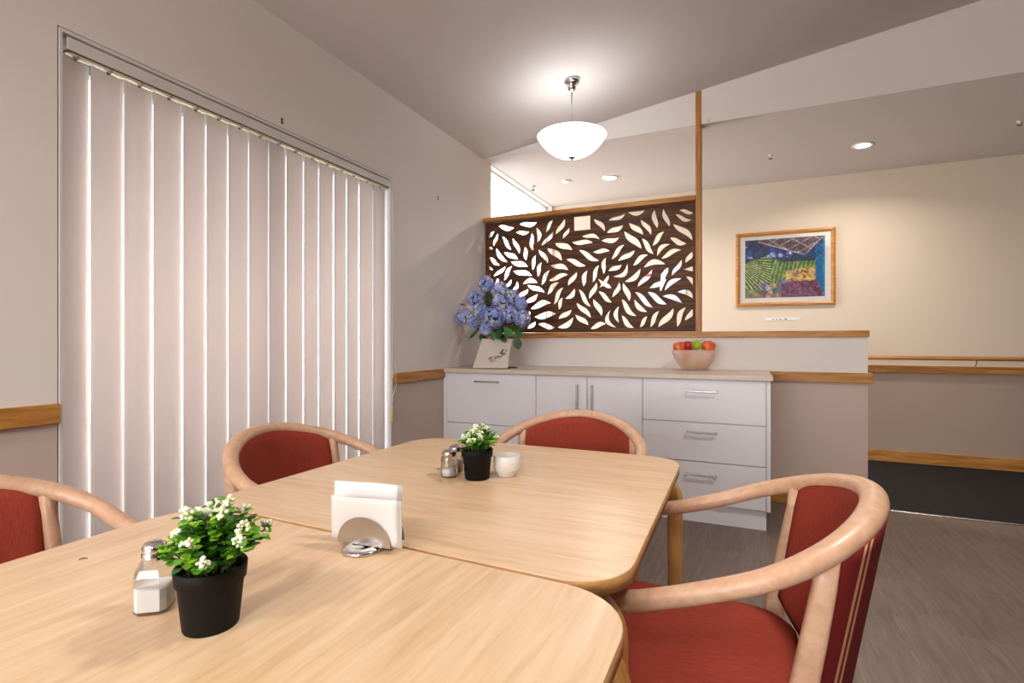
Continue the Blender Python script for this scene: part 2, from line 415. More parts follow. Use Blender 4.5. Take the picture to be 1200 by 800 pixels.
# ================================================================== CABINETS
CF = 3.39
def front(b, x0, x1, z0, z1): b.box(x0+.002, x1-.002, CF, CF+.018, z0+.002, z1-.002, .0012, 1)
def carcass(x0, x1):
    b = MB(); b.box(x0, x1, CF+.0185, YB-.004, .119, .8885); b.box(x0, x1, 3.42, YB-.004, 0, .1195); return b
def bar_handle(x0, x1, z0, z1, parent, off):
    b = MB(); ox, oy = off
    if x1-x0 > z1-z0:
        z = (z0+z1)/2
        b.box(x0-ox, x1-ox, CF-.034-oy, CF-.026-oy, z-.006, z+.006, .002)
        for x in (x0, x1-.008): b.box(x-ox, x+.008-ox, CF-.03-oy, CF-oy, z-.005, z+.005, .001)
    else:
        x = (x0+x1)/2
        b.box(x-.006-ox, x+.006-ox, CF-.034-oy, CF-.026-oy, z0, z1, .002)
        for z in (z0, z1-.008): b.box(x-.005-ox, x+.005-ox, CF-.03-oy, CF-oy, z, z+.008, .001)
    return b.build('handle', M['chrome'], parent)
def cabinet(label, x0, x1, pieces, end=None, fill=None):
    xc = (x0+x1)/2; t = thing('storage_cabinet', label, 'cabinet', (xc, CF+.3, 0), 0, None)
    off = (xc, CF+.3)
    def sh(bb): bmesh.ops.translate(bb.b, vec=(-off[0], -off[1], 0), verts=bb.b.verts); return bb
    sh(carcass(x0, x1)).build('cabinet_body', M['white_gloss'], t)
    for kind, a, c_, z0, z1, h in pieces:
        b = MB(); front(b, a, c_, z0, z1); o = sh(b).build(kind, M['white_gloss'], t)
        bar_handle(*h, o, off)
    if end:
        b = MB(); b.box(end[0], end[1], CF, YB-.004, .119, .888, .001); sh(b).build('end_panel', M['white_gloss'], t)
    if fill:
        b = MB(); b.box(fill[0], fill[1], CF+.004, CF+.022, 0, .888, .001); sh(b).build('filler_strip', M['white_gloss'], t)
    return t
cabinet('white drawer cabinet in the corner under the blue flowers', .041, .765,
        [('drawer', .041, .765, .514, .884, (.287, .483, .822, .832)), ('drawer', .041, .765, .122, .511, (.287, .483, .44, .45))], fill=(.004, .040))
cabinet('white two-door cabinet in the middle of the sideboard run', .765, 1.503,
        [('door', .765, 1.135, .122, .884, (1.064, 1.076, .66, .83)), ('door', 1.135, 1.503, .122, .884, (1.165, 1.177, .66, .83))])
cabinet('white three-drawer cabinet under the fruit bowl', 1.503, 2.219,
        [('drawer', 1.503, 2.218, .622, .884, (1.775, 1.95, .81, .82)), ('drawer', 1.503, 2.218, .381, .62, (1.773, 1.948, .559, .569)),
         ('drawer', 1.503, 2.218, .122, .379, (1.766, 1.945, .299, .309))], end=(2.2195, 2.241))
b = MB(); b.box(0.002, 2.253, 3.3695, YB-.001, .889, .917, .002)
tag(b.build('worktop', M['worktop']), 'pale timber-look worktop running over the white cabinets', 'worktop')

# ================================================================== LEAF SCREEN
def to_wall(px, py): p = on_y(px, py, YB+.03); return (p.x, p.z)
SX0, SX1, SZ0, SZ1 = 0.003, 1.764, 1.195, 2.164
A_ = (560, 220, 7.271); B_ = (690, 220, 7.271); C_ = (590, 300, 8.); D_ = (700, 300, 8.)
LV = [
 (A_,175,325,312,340,243,345,22),(A_,352,310,510,290,430,315,22),(A_,325,380,440,375,382,385,18),(A_,84,432,148,370,108,405,15),
 (A_,135,505,168,382,153,440,16),(A_,205,412,288,530,240,465,18),(A_,295,425,355,568,330,490,18),(A_,458,382,472,535,460,460,20),
 (A_,498,338,508,470,525,400,20),(A_,575,385,650,270,605,325,18),(A_,540,498,648,362,605,430,20),(A_,660,402,740,258,712,330,22),
 (A_,722,438,780,335,755,385,18),(A_,655,470,808,530,735,497,26),(A_,800,462,982,470,895,465,22),(A_,885,412,1040,440,965,408,19),
 (A_,82,530,130,522,104,512,14),(A_,155,510,255,635,190,585,20),(A_,222,548,345,612,285,578,22),(A_,400,500,415,622,407,560,20),
 (A_,95,592,190,660,140,630,18),(A_,84,645,135,700,98,680,13),(A_,280,628,428,672,355,648,24),(A_,465,708,498,568,475,635,18),
 (A_,512,762,548,630,520,690,20),(A_,515,525,598,645,565,580,20),(A_,590,513,718,622,665,560,26),(A_,130,760,240,660,190,715,18),
 (A_,220,795,298,662,248,728,20),(A_,300,708,465,750,385,725,24),(A_,620,660,773,702,700,668,24),(A_,752,608,922,665,835,638,22),
 (A_,860,528,1035,622,945,585,22),(A_,605,790,772,740,690,757,22),
 (C_,355,275,438,130,385,205,22),(C_,180,262,325,250,252,228,24),(C_,222,270,390,342,305,303,24),(C_,410,362,522,245,455,295,24),
 (C_,470,462,565,290,505,375,22),(C_,520,505,558,385,530,445,20),(C_,605,280,690,145,650,210,24),(C_,750,290,790,130,755,210,24),
 (C_,838,250,900,80,858,165,22),(C_,578,400,670,300,640,370,24),(C_,705,310,822,475,755,395,22),(C_,805,405,875,245,845,320,24),
 (C_,840,402,922,565,888,475,26),(C_,682,435,822,582,755,505,24),(C_,512,590,642,500,585,545,24),(C_,672,548,800,648,740,600,24),
 (C_,255,492,450,440,345,450,30),(C_,200,445,325,350,270,405,24),(C_,130,385,238,305,190,350,22),(C_,290,568,495,542,390,555,32),
 (C_,325,638,488,670,400,655,24),(C_,225,680,302,610,265,655,20),(C_,505,668,660,572,590,650,26),(C_,815,680,965,634,890,645,24),
 (C_,75,320,128,230,122,295,20),(C_,10,290,78,215,50,265,18),(C_,222,600,242,500,240,555,10),
 (B_,165,280,315,215,240,262,18),(B_,332,208,482,192,405,220,20),(B_,585,345,562,185,560,265,22),(B_,690,332,635,178,655,255,20),
 (B_,770,190,898,215,835,206,18),(B_,738,225,880,272,800,264,18),(B_,42,265,138,372,100,310,20),(B_,152,385,296,318,220,360,24),
 (B_,342,298,465,400,405,348,24),(B_,442,272,532,402,495,330,20),(B_,542,495,645,370,588,430,22),(B_,300,370,450,520,372,440,28),
 (B_,105,452,262,422,180,452,22),(B_,452,430,552,565,500,500,22),(B_,582,585,695,478,610,515,20),(B_,692,425,835,475,755,460,24),
 (B_,718,308,885,450,815,370,26),(B_,615,605,790,530,690,555,22),(B_,35,545,180,540,105,538,20),(B_,192,612,308,482,240,545,20),
 (B_,248,625,395,528,330,578,22),(B_,375,665,508,570,430,608,22),(B_,465,682,655,652,555,632,24),(B_,822,640,898,520,865,585,22),
 (B_,705,750,792,608,752,685,20),(B_,127,740,150,590,125,665,20),(B_,165,710,283,655,220,688,20),(B_,205,755,330,640,315,722,20),
 (D_,10,330,135,435,65,378,22),(D_,140,390,205,240,185,325,22),(D_,240,252,300,425,278,335,26),(D_,255,242,408,115,350,200,26),
 (D_,375,292,515,122,450,215,24),(D_,630,325,792,208,700,240,24),(D_,352,335,525,485,430,405,24),(D_,470,335,652,452,560,400,28),
 (D_,610,375,795,440,710,385,24),(D_,748,335,912,405,830,335,24),(D_,828,188,910,292,885,225,20),(D_,570,668,715,485,650,585,30),
 (D_,495,668,582,512,525,595,22),(D_,398,668,470,562,425,625,20),(D_,748,665,832,478,765,575,26),(D_,820,605,908,462,875,550,24),
 (D_,345,408,468,525,390,480,24),(D_,228,400,368,562,280,495,26),(D_,205,628,205,465,172,545,22),(D_,228,555,345,672,275,628,24),
 (D_,125,498,180,672,88,590,22)]
cu = bpy.data.curves.new('leaf_screen_outline', 'CURVE'); cu.dimensions = '2D'; cu.fill_mode = 'BOTH'; cu.extrude = .009; cu.resolution_u = 1
def spline(pts):
    sp = cu.splines.new('POLY'); sp.points.add(len(pts)-1)
    for i, (x, z) in enumerate(pts): sp.points[i].co = (x, z, 0, 1)
    sp.use_cyclic_u = True
spline([(SX0, SZ0), (SX1, SZ0), (SX1, SZ1), (SX0, SZ1)])
def conv(cr, x, y): return to_wall(cr[0]+x/cr[2], cr[1]+y/cr[2])
def clampS(p): return (min(max(p[0], SX0+.03), SX1-.02), min(max(p[1], SZ0+.022), SZ1-.02))
def leaf_outline(x1, y1, x2, y2, mx, my, hw, k=9):
    dx, dy = x2-x1, y2-y1; L = math.hypot(dx, dy); nx, ny = -dy/L, dx/L
    bend = (mx-(x1+x2)/2)*nx + (my-(y1+y2)/2)*ny
    sway = .035*L*(1 if bend < 0 else -1) if abs(bend) < .12*L else 0
    out = []
    for sgn in (1, -1):
        rng = range(k+1) if sgn == 1 else range(k-1, 0, -1)
        for i in rng:
            t = i/k; off = bend*sin(PI*t) + sway*sin(2*PI*t) + sgn*hw*(sin(PI*t)**.85)
            out.append((x1+dx*t+nx*off, y1+dy*t+ny*off))
    return out
for cr, *q in LV:
    spline([clampS(conv(cr, x, y)) for x, y in leaf_outline(*q)])
def poly(cr, pts): spline([clampS(conv(cr, x, y)) for x, y in pts])
poly(A_, [(818,225),(960,213),(960,355),(820,368)])                 # square window
poly(D_, [(5,210),(55,238),(78,205),(110,172),(108,215),(88,250),(118,272),(135,302),(95,300),(62,280),(40,285),(15,305),(35,262),(22,240)])
poly(D_, [(488,300),(530,255),(590,232),(595,170),(630,125),(668,102),(664,150),(634,212),(650,216),(632,255),(600,325),(585,322),(584,288),(535,298)])
poly(B_, [(808,695),(850,678),(898,667),(898,710),(850,706)])
poly(A_, [(84,750),(108,728),(112,740),(98,765),(84,768)])
poly((550,220,4.2857), [(125,495),(132,468),(140,452),(150,460),(152,480),(146,496),(136,500)])
co = bpy.data.objects.new('leaf_screen_tmp', cu); C.objects.link(co)
bpy.context.view_layer.update()
me = bpy.data.meshes.new_from_object(co.evaluated_get(bpy.context.evaluated_depsgraph_get()))
bpy.data.objects.remove(co)
me.materials.clear(); me.materials.append(M['walnut'])
for p in me.polygons: p.material_index = 0; p.use_smooth = False
for v in me.vertices: v.co = (v.co.x, -v.co.z, v.co.y)
scr = bpy.data.objects.new('leaf_screen', me); C.objects.link(scr); scr.location = (0, YB+.03, 0)
tag(scr, 'dark walnut screen pierced with flowing leaf shapes above the half wall', 'screen')

# ================================================================== PENDANT
PX, PY = 1.044, 3.339; PZ = ceil(PX)
pn = thing('pendant_light', 'opal glass bowl pendant light hanging on a chrome rod from ceiling', 'pendant light', (PX, PY, PZ))
b = MB(); b.lathe([(0, .014), (.05, .009), (.054, -.012), (.046, -.022), (.03, -.032), (.030, -.046), (.026, -.062), (.012, -.078), (.0, -.08)], 28)
b.build('canopy', M['steel'], pn)
b = MB(); b.sweep([(0, 0, -.075), (0, 0, -.3), (0, 0, 2.475-PZ)], .006, n=10); b.build('rod', M['steel'], pn)
R = .228; zb = 2.352-PZ; zr = 2.492-PZ
prof = []
for k in range(13):
    t = k/12; r = R*t; prof.append((r, zb + (zr-zb)*(.72*t**2+.28*t**5)))
inner = [(max(r-.005, 0), z+.005) for r, z in prof[::-1]]
b = MB(); b.lathe(prof+[(R+.003, zr+.002), (R-.001, zr+.004)], 48); b.build('glass_bowl', M['lamp_glass'], pn)
b = MB(); b.lathe([(0, zb+.01), (.026, zb+.006), (.024, zb-.004), (.008, zb-.008), (.007, zb-.014), (.004, zb-.02), (0, zb-.021)], 20); b.build('finial', M['steel'], pn)

# corridor ceiling fittings
def downlight(x, y, label):
    t = thing('downlight', label, 'downlight', (x, y, ZC), 0, None)
    b = MB(); b.lathe([(.078, .0), (.078, -.004), (.07, -.009), (.05, -.006), (.05, .0)], 32, closed=True); b.build('bezel', M['white'], t)
    b = MB(); b.lathe([(.05, -.003), (.0, -.003)], 24); b.build('lens', M['led'], t)
downlight(.892, 5.033, 'lit round downlight in the corridor ceiling above the leaf screen')
downlight(2.976, 5.054, 'lit round downlight in the corridor ceiling right of the timber post')
def sprinkler(x, y, label):
    t = thing('sprinkler_head', label, 'sprinkler', (x, y, ZC+.003)); k_ = 1 if x < 1 else .7; t.scale = (k_, k_, k_)
    b = MB(); b.lathe([(.0, .0), (.032, .0), (.032, -.004), (.012, -.008), (.008, -.03), (.0, -.03)], 20); b.build('rosette', M['white'], t)
    b = MB(); b.sweep([(-.012, 0, -.012), (-.016, 0, -.03), (0, 0, -.045)], .0025, n=6); b.sweep([(.012, 0, -.012), (.016, 0, -.03), (0, 0, -.045)], .0025, n=6)
    b.build('yoke', M['chrome'], t)
    b = MB(); b.lathe([(0, -.043), (.02, -.045), (.02, -.048), (0, -.048)], 18); b.build('deflector', M['dark_metal'], t)
sprinkler(.095, 4.98, 'small chrome fire sprinkler in the corridor ceiling nearest the blind wall')
sprinkler(2.299, 5.004, 'small chrome fire sprinkler in the corridor ceiling above the framed picture')
sprinkler(3.925, 4.978, 'small chrome fire sprinkler at the right edge, past the right-hand downlight')
b = MB(); b.lathe([(0, 0), (.05, 0), (.05, -.008), (.04, -.014), (0, -.016)], 28)
tag(b.build('ceiling_sensor', M['white'], loc=(.469, 4.961, ZC)), 'flat white round sensor between the left sprinkler and downlight', 'sensor')
b = MB(); b.box(-.008, .008, -.012, 0, -.0, .03, .002); b.sweep([(0, -.008, .02), (0, -.02, .012), (0, -.016, .0), (0, -.006, .002)], .002, n=6)
tag(b.build('ceiling_hook', M['white'], loc=(1.853, YB, 2.738)), 'tiny hook on the bulkhead face beside the timber post top', 'hook')
# two small plugs left on the blind wall
b = MB(); b.box(0, .006, -.004, .004, -.006, .006, .001); b.box(0, .006, -.004, .004, -.022, -.010, .001)
tag(b.build('wall_screw_plug', M['dark_metal'], loc=(0, 1.887, 2.207+.02)), 'pair of dark screw holes just above the blind headrail', 'screw plug')
b = MB(); b.box(0, .006, -.004, .004, -.006, .004, .001); b.box(0, .006, -.004, .004, -.022, -.012, .001)
tag(b.build('wall_screw_plug', M['dark_metal'], loc=(0, 3.322, 2.205)), 'pair of dark screw holes between the blind and leaf screen', 'screw plug')

# ================================================================== CORRIDOR WALL
hr = thing('handrail', 'long round timber handrail along the corridor wall', 'handrail', (4, YW, .97))
b = MB(); b.sweep([(-4+.1, -.07, 0), (0, -.07, 0), (XC-4-.05, -.07, 0)], .019, .018, n=16); b.build('rail', M['oak_x'], hr)
for x in (-3.3, -1.8, -.066, 1.4, 2.9, 4.4):
    b = MB(); b.sweep([(x, -.07, -.015), (x, -.07, -.045), (x, -.05, -.062), (x, -.03, -.066)], .004, n=8)
    b.build('bracket', M['chrome'], hr)

# framed picture
fx0, fx1, fz0, fz1 = 2.008, 2.890, 1.476, 2.226
pc = thing('framed_picture', 'timber-framed vineyard veranda picture on the corridor wall', 'picture', ((fx0+fx1)/2, YW, (fz0+fz1)/2))
hw_, hh_ = (fx1-fx0)/2, (fz1-fz0)/2
b = MB(); W_ = .038
def mitre(b, x0, z0, x1, z1, w, y0, y1):
    o = [(x0, z0), (x1, z0), (x1, z1), (x0, z1)]; i_ = [(x0+w, z0+w), (x1-w, z0+w), (x1-w, z1-w), (x0+w, z1-w)]
    m_ = [(x0+w*.5, z0+w*.5), (x1-w*.5, z0+w*.5), (x1-w*.5, z1-w*.5), (x0+w*.5, z1-w*.5)]
    rings = [[b.v((x, y1, z)) for x, z in o], [b.v((x, y0+.005, z)) for x, z in o], [b.v((x, y0, z)) for x, z in m_], [b.v((x, y0+.009, z)) for x, z in i_], [b.v((x, y1, z)) for x, z in i_]]
    for q in range(5):
        A, B = rings[q], rings[(q+1) % 5]
        for k in range(4): b.face([A[k], A[(k+1) % 4], B[(k+1) % 4], B[k]])
mitre(b, -hw_, -hh_, hw_, hh_, W_, -.028, -.001)
b.build('picture_frame', M['oak_x'], pc)
b = MB(); b.box(-hw_+.02, hw_-.02, -.012, -.002, -hh_+.02, hh_-.02); b.build('picture_mount', M['mount'], pc)
# the print itself: a painted vineyard seen from a veranda
def lerp(a, c, t): return tuple(a[i]+(c[i]-a[i])*t for i in range(3))
rp = random.Random(3)
lat = [[rp.random() for _ in range(80)] for _ in range(60)]
def vn(u, v, s):
    x, y = u*s, v*s*.75; i, j = int(x) % 79, int(y) % 59; fx, fy = x-int(x), y-int(y)
    a = lat[j][i]*(1-fx)+lat[j][i+1]*fx; c = lat[j+1][i]*(1-fx)+lat[j+1][i+1]*fx
    return a*(1-fy)+c*fy
def print_colour(u, v):     # u right, v down, 0..1
    n1, n2 = vn(u, v, 24), vn(v+.3, u+.1, 57)
    eave = .06 + .40*max(u-.17, 0)*1.28
    if u > .97: return lerp((20, 130, 180), (40, 160, 205), n1)
    if u > .885 - .0*v and v < .70+.25*(u-.885)/.1 and v > .12 + (.97-u)*1.4: return lerp((12, 96, 160), (36, 138, 200), n1)
    roofline = .05 + (u-.18)*.44 if u < .76 else .05+.58*.44 - (u-.76)*1.3
    if u > .17 and v < roofline:
        a = (u*9 + v*14) % 1.9; c = (u*8 - v*10) % 2.3
        if a < .16 or c < .14 or abs(v-roofline) < .018: return (206, 190, 182)
        return lerp((84, 66, 78), (140, 116, 122), n1*.6+n2*.4)
    hill = .40 - .09*sin(min(u/.5, 1)*PI) + .0*n1
    if v < hill:
        cloud = n1*.7 + n2*.3 + .25*sin(v*22+u*4)
        if .10 < v < .32 and cloud > .72 and u < .62: return lerp((120, 150, 214), (206, 212, 232), min((cloud-.72)*3, 1))
        base = lerp((38, 52, 104), (64, 92, 160), n1)
        if v > hill-.07: base = lerp((34, 50, 80), (58, 78, 92), n2)
        if v < .12+.05*n2: base = lerp((44, 48, 74), (76, 84, 120), n1)
        return base
    # posts
    for pu in (.40, .56, .66):
        if abs(u-pu) < .008 and v < .62: return (168, 160, 160)
    # foreground table and fruit
    if v > .70:
        for (cu_, cv_, r_, col) in ((.30,.83,.035,(226,214,150)),(.36,.80,.035,(220,196,160)),(.40,.87,.03,(50,150,170)),(.49,.72,.04,(110,160,206)),(.24,.80,.04,(96,110,180)),(.20,.77,.03,(200,120,120)),(.44,.80,.03,(190,110,130)),(.33,.88,.03,(236,214,190)),(.27,.87,.03,(90,100,160))):
            if (u-cu_)**2+((v-cv_)*.72)**2 < r_*r_: return lerp(col, (60, 40, 70), .45*n2)
        if u > .46 and v > .72+.02*n1: return lerp((78, 42, 80), (196, 120, 150), n2*.8+.1*n1) if n1 < .6 else lerp((128, 52, 74), (92, 40, 70), n2)
        if .2 < u < .5 and v > .9: return lerp((206, 170, 120), (84, 46, 84), n1)
    if u > .52 and v > .50+.25*(.9-u)*.5 and v < .75: return lerp((196, 150, 74), (226, 196, 120), n1) if n2 > .3 else (120, 80, 60)
    if u < .34:
        r = (math.atan2(v-.30, u+.20-.55*(v-.3))*9) % 1
        if v > .86: return lerp((200, 170, 110), (70, 90, 50), n1)
        return lerp((206, 214, 150), (170, 190, 90), n1) if r < .45 else lerp((30, 60, 30), (70, 110, 50), n2)
    r = (u*20 + v*4) % 1
    if .34 < u < .5 or v < .56: return lerp((90, 130, 50), (176, 196, 96), n1) if r < .55 else lerp((48, 88, 44), (100, 130, 60), n2)
    return lerp((150, 180, 80), (90, 130, 60), n2)
b = MB(); col = b.b.loops.layers.float_color.new('Col')
NU, NV = 150, 100; pu0, pu1, pv0, pv1 = -hw_+.088, hw_-.088, -hh_+.085, hh_-.075
G = [[b.v((pu0+(pu1-pu0)*i/NU, -.0135, pv1-(pv1-pv0)*j/NV)) for i in range(NU+1)] for j in range(NV+1)]
for j in range(NV):
    for i in range(NU):
        f = b.face([G[j][i], G[j+1][i], G[j+1][i+1], G[j][i+1]]); pc_ = print_colour((i+.5)/NU, (j+.5)/NV); k3 = .66+.5*vn((i+.5)/NU+.2, (j+.5)/NV+.1, 50); c_ = s2l(tuple(min(q*k3, 255) for q in pc_))
        for l in f.loops: l[col] = (*c_, 1)
m = mat('painted_print', (128, 128, 128), .35); N, L, bb = nodes(m); at = N.new('ShaderNodeVertexColor'); at.layer_name = 'Col'; L.new(at.outputs[0], bb.inputs['Base Color'])
b.build('art_print', m, pc)
b = MB(); b.box(-hw_+.03, hw_-.03, -.0175, -.0155, -hh_+.03, hh_-.03); b.build('picture_glass', M['art_glass'], pc)

# caption strip under the picture
p0 = on_y(897, 372.3, YW); p1 = on_y(937, 375.3, YW)
cs = thing('caption_strip', 'thin pale caption strip fixed under the framed picture', 'caption', ((p0.x+p1.x)/2, YW, (p0.z+p1.z)/2))
w_ = (p1.x-p0.x)/2
b = MB(); b.box(-w_, w_, -.004, .002, -.014, .014, .001); b.build('strip', M['paper'], cs)
for x, q in ((-.082, .005), (-.05, .004), (-.018, .006), (.03, .010)):
    b = MB(); b.box(x-q, x+q, -.0047, -.0035, -.006, .006); b.build('letter_mark', M['ink'], cs)

# notice board glimpsed through the screen
q0 = on_y(751, 312, YW); q1 = on_y(804, 358, YW)
nb = thing('notice_board', 'pale notice board glimpsed through the leaf openings near the post', 'notice board', ((q0.x+q1.x)/2, YW, (q0.z+q1.z)/2))
nw, nh = (q1.x-q0.x)/2, (q0.z-q1.z)/2
b = MB(); b.box(-nw, nw, -.012, .002, -nh, nh, .003); b.build('board', mat('pale_lilac_board', (206, 208, 226), .5), nb)
b = MB(); b.box(-nw+.03, -nw+.17, -.014, -.011, -.02, nh-.05); b.box(-.02, .14, -.014, -.011, -nh+.05, nh-.16); b.build('sheet', M['paper'], nb)
b = MB(); b.box(-nw+.04, -nw+.15, -.0155, -.0135, nh-.12, nh-.09); b.build('red_heading', mat('red_print', (200, 60, 90), .6), nb)

# ================================================================== TABLES
def rounded(corners, r, k=8):
    out = []; n = len(corners)
    for i in range(n):
        p = Vector(corners[i]); a = (Vector(corners[i-1])-p).normalized(); c = (Vector(corners[(i+1) % n])-p).normalized()
        p0, p1 = p+a*r, p+c*r
        for j in range(k+1):
            t = j/k; # superellipse-like quarter curve
            th = t*PI/2; q = p0.lerp(p, 0) 
            o = p0 + (p1-p) ; u = (p0-o); v = (p1-o)
            out.append(tuple(o + u*cos(th) + v*sin(th)))
    return out
def bent_leg(xo, yo, sx, thick=.042, wid=.062):
    # xo: outer face; sx=+1 when the leg stands at the +x side
    b = MB(); R_ = .085; path = []
    xc = xo - sx*thick/2
    path += [(xc, yo, z) for z in (0.0, .2, .45, .705-R_)]
    for k in range(1, 9):
        a = k/8*PI/2; path.append((xc - sx*(R_-thick/2)*(1-cos(a)), yo, .705-R_+ (R_-thick/2)*sin(a)))
    path.append((xc - sx*.2, yo, .705-thick/2))
    b.sweep(path, wid/2, thick/2, n=20, up=Vector((sx, 0, 0.001)), sq=5)
    return b
def table(label, corners, mtop, legs):
    cx_ = sum(c[0] for c in corners)/4; cy_ = sum(c[1] for c in corners)/4
    t = thing('dining_table', label, 'table', (cx_, cy_, 0))
    cs_ = [(x-cx_, y-cy_) for x, y in corners]
    b = MB(); b.mi = 1; b.prism(rounded(cs_, .11), .714, .7385, 0, smooth_side=True)
    b.mi = 0; b.prism(rounded([(x*.999, y*.999) for x, y in cs_], .11), .7382, .74, .0008, 1)
    b.build('tabletop', [mtop, M['edge']], t)
    for (x, y, sx) in legs: 
        o = bent_leg(x-cx_, y-cy_, sx).build('leg', M['leg'], t)
    for y_ in (-.255, .255):
        b = MB(); b.box(-.36, .36, y_-.012, y_+.012, .676, .7145, .003); b.build('apron', M['leg'], t)
    return t
table('square maple dining table nearest the white cabinets', [(.935, .817), (1.943, .785), (1.926, 1.766), (.948, 1.752)], M['top_x'],
      [(1.932, 1.695, 1), (1.936, .853, 1), (.948, 1.69, -1), (.948, .88, -1)])
table('square maple dining table in the foreground, its grain running lengthwise', [(.965, -.20), (1.975, -.20), (1.970, .774), (.948, .806)], M['top_y'],
      [(1.968, .722, 1), (1.978, -.13, 1), (.958, .742, -1), (.97, -.13, -1)])

# ================================================================== CHAIRS
w, db, tt_, zb_, za, pw, se, LA = .278, .23, -.008, .822, .645, 1.378, 1.891, .25
def zrail(x): return za+(zb_-za)*max((LA-x)/(LA+db), 0)**pw
def rail_pt(s):      # s -1..1 around the back
    ph = s*PI/2; c_, sn = cos(ph), sin(ph)
    x = -db*abs(c_)**(2/se); y = w*math.copysign(abs(sn)**(2/se), sn)
    return Vector((x, y, zrail(x)))
def arm_pt(v, sg): x = LA*v; return Vector((x, sg*(w-tt_*v*v), zrail(x)))
def make_chair():
    t = thing('armchair', '', 'chair')
    path = [arm_pt(1.16-k/10, -1) for k in range(12)] + [rail_pt(-1+k/20) for k in range(41)] + [arm_pt(.06+k/10, 1) for k in range(12)]
    m_ = len(path); rx, ry = [], []
    for i in range(m_):
        q = abs(i/(m_-1)*2-1); f = 1-min(max((q-.22)/.50, 0), 1)
        rx.append(.0185+.0055*f); ry.append(.0185+.001*f)
    # rounded arm ends
    e0, e1 = path[0]+(path[0]-path[1]).normalized()*.012, path[-1]+(path[-1]-path[-2]).normalized()*.012
    path = [e0]+path+[e1]; rx = [.011]+rx+[.011]; ry = [.011]+ry+[.011]
    b = MB(); b.sweep(path, rx, ry, n=20); b.build('arm_rail', M['beech'], t)
    # back posts = rear legs
    for sg in (-1, 1):
        J = rail_pt(.62*sg)
        pts = [(J.x, J.y, J.z-.004), (J.x+.006, J.y, J.z-.06), (J.x+.022, J.y+.001*sg, .62), (J.x+.05, J.y+.003*sg, .47), (J.x+.055, J.y+.005*sg, .40), (J.x+.035, J.y+.01*sg, .2), (J.x-.02, J.y+.016*sg, 0)]
        b = MB(); b.sweep(pts, [.017, .015, .015, .016, .016, .015, .013], [.018, .018, .020, .022, .022, .019, .016], n=16, up=Vector((-1, 0, .05)), sq=3.4)
        b.build('rear_leg', M['beech'], t)
        pts = [arm_pt(1.10, sg)+Vector((0, 0, -.01)), (.283, sg*.274, .5), (.285, sg*.27, .4), (.295, sg*.264, .0)]
        b = MB(); b.sweep(pts, [.015, .019, .02, .014], [.015, .018, .02, .014], n=16, up=Vector((1, 0, 0)), sq=2.6)
        b.build('front_leg', M['beech'], t)
    # upholstered back, a curved shell between the posts
    def shell(d, s, v):       # d offset from the rail line, v 0 top .. 1 bottom
        p = rail_pt(s); s1, s2 = rail_pt(max(s-.02, -1)), rail_pt(min(s+.02, 1)); tg = (s2-s1); nrm = Vector((tg.y, -tg.x, 0)).normalized()
        zt = p.z - .006; zbm = .425 + .075*abs(s/.6)**3
        z = zt+(zbm-zt)*v; drop = p.z-z
        q = Vector((p.x, p.y, z)) + nrm*d
        q.x += .17*drop; q.y *= 1-.10*v; return q
    b = MB(); nu, nv = 28, 14; sm = .60
    for side, d0 in ((0, -1), (1, 1)):
        grid = []
        for j in range(nv+1):
            row = []
            for i in range(nu+1):
                s = -sm+2*sm*i/nu; v = j/nv
                e = min(1, (1-abs(2*i/nu-1))*6)**.5 * min(1, (1-v)*7)**.5
                th = (.017+.010*e) if side == 0 else (.008+.013*e)
                row.append(b.v(shell(d0*th*(1 if side else .9), s, v)))
            grid.append(row)
        b.mi = side
        for j in range(nv):
            for i in range(nu):
                f = b.face([grid[j][i], grid[j][i+1], grid[j+1][i+1], grid[j+1][i]], True)
                for l in f.loops:
                    for jj in (j, j+1):
                        for ii in (i, i+1):
                            if l.vert is grid[jj][ii]: l[b.uv].uv = (ii/nu, jj/nv)
        if side == 0: g0_ = grid
        else:
            b.mi = 1
            for i in range(nu):
                b.face([g0_[nv][i], g0_[nv][i+1], grid[nv][i+1], grid[nv][i]], True); b.face([g0_[0][i+1], g0_[0][i], grid[0][i], grid[0][i+1]], True)
            for j in range(nv):
                for i in (0, nu): b.face([g0_[j][i], grid[j][i], grid[j+1][i], g0_[j+1][i]], True)
    bk = b.build('backrest', [M['rust_stripe'], M['rust']], t)
    # seat
    out = rounded([(-.115, -.205), (.345, -.243), (.345, .243), (-.115, .205)], .09, 7)
    b = MB(); rings = []
    for (sc, z) in ((.90, .405), (1.0, .415), (1.012, .435), (.99, .456), (.93, .468), (.75, .476), (.4, .481)):
        rings.append([b.v(((x-.1)*sc+.1, y*sc, z)) for x, y in out])
    n = len(out)
    for A, B in zip(rings, rings[1:]):
        for k in range(n): b.face([A[k], A[(k+1) % n], B[(k+1) % n], B[k]], True)
    b.face(rings[0][::-1]); b.face(rings[-1], True)
    for f in b.b.faces:
        for l in f.loops: l[b.uv].uv = (l.vert.co.y*1.6, l.vert.co.x*1.6)
    b.build('seat', M['rust'], t)
    b = MB(); b.prism([(x*.95+.004, y*.95) for x, y in out], .365, .405, 0); b.box(-.075, .285, -.258, -.215, .365, .405, .004); b.box(-.075, .285, .215, .258, .365, .405, .004)
    b.build('seat_frame', M['beech'], t)
    return t
ch = make_chair()
ch.location = (2.109, 1.221, 0); ch.rotation_euler = (0, 0, rad(181.2)); ch['label'] = 'beech armchair with rust seat and striped back in the right foreground'
ch['group'] = 'beech armchairs around the tables'
G_ = 'beech armchairs around the tables'
dup(ch, (1.502, 1.829, 0), rad(-91.8), 'rust-backed beech armchair at the far end of the tables before the cabinets', G_)
dup(ch, (.852, 1.275, 0), rad(5.9), 'rust-backed beech armchair in front of the middle of the blind', G_)
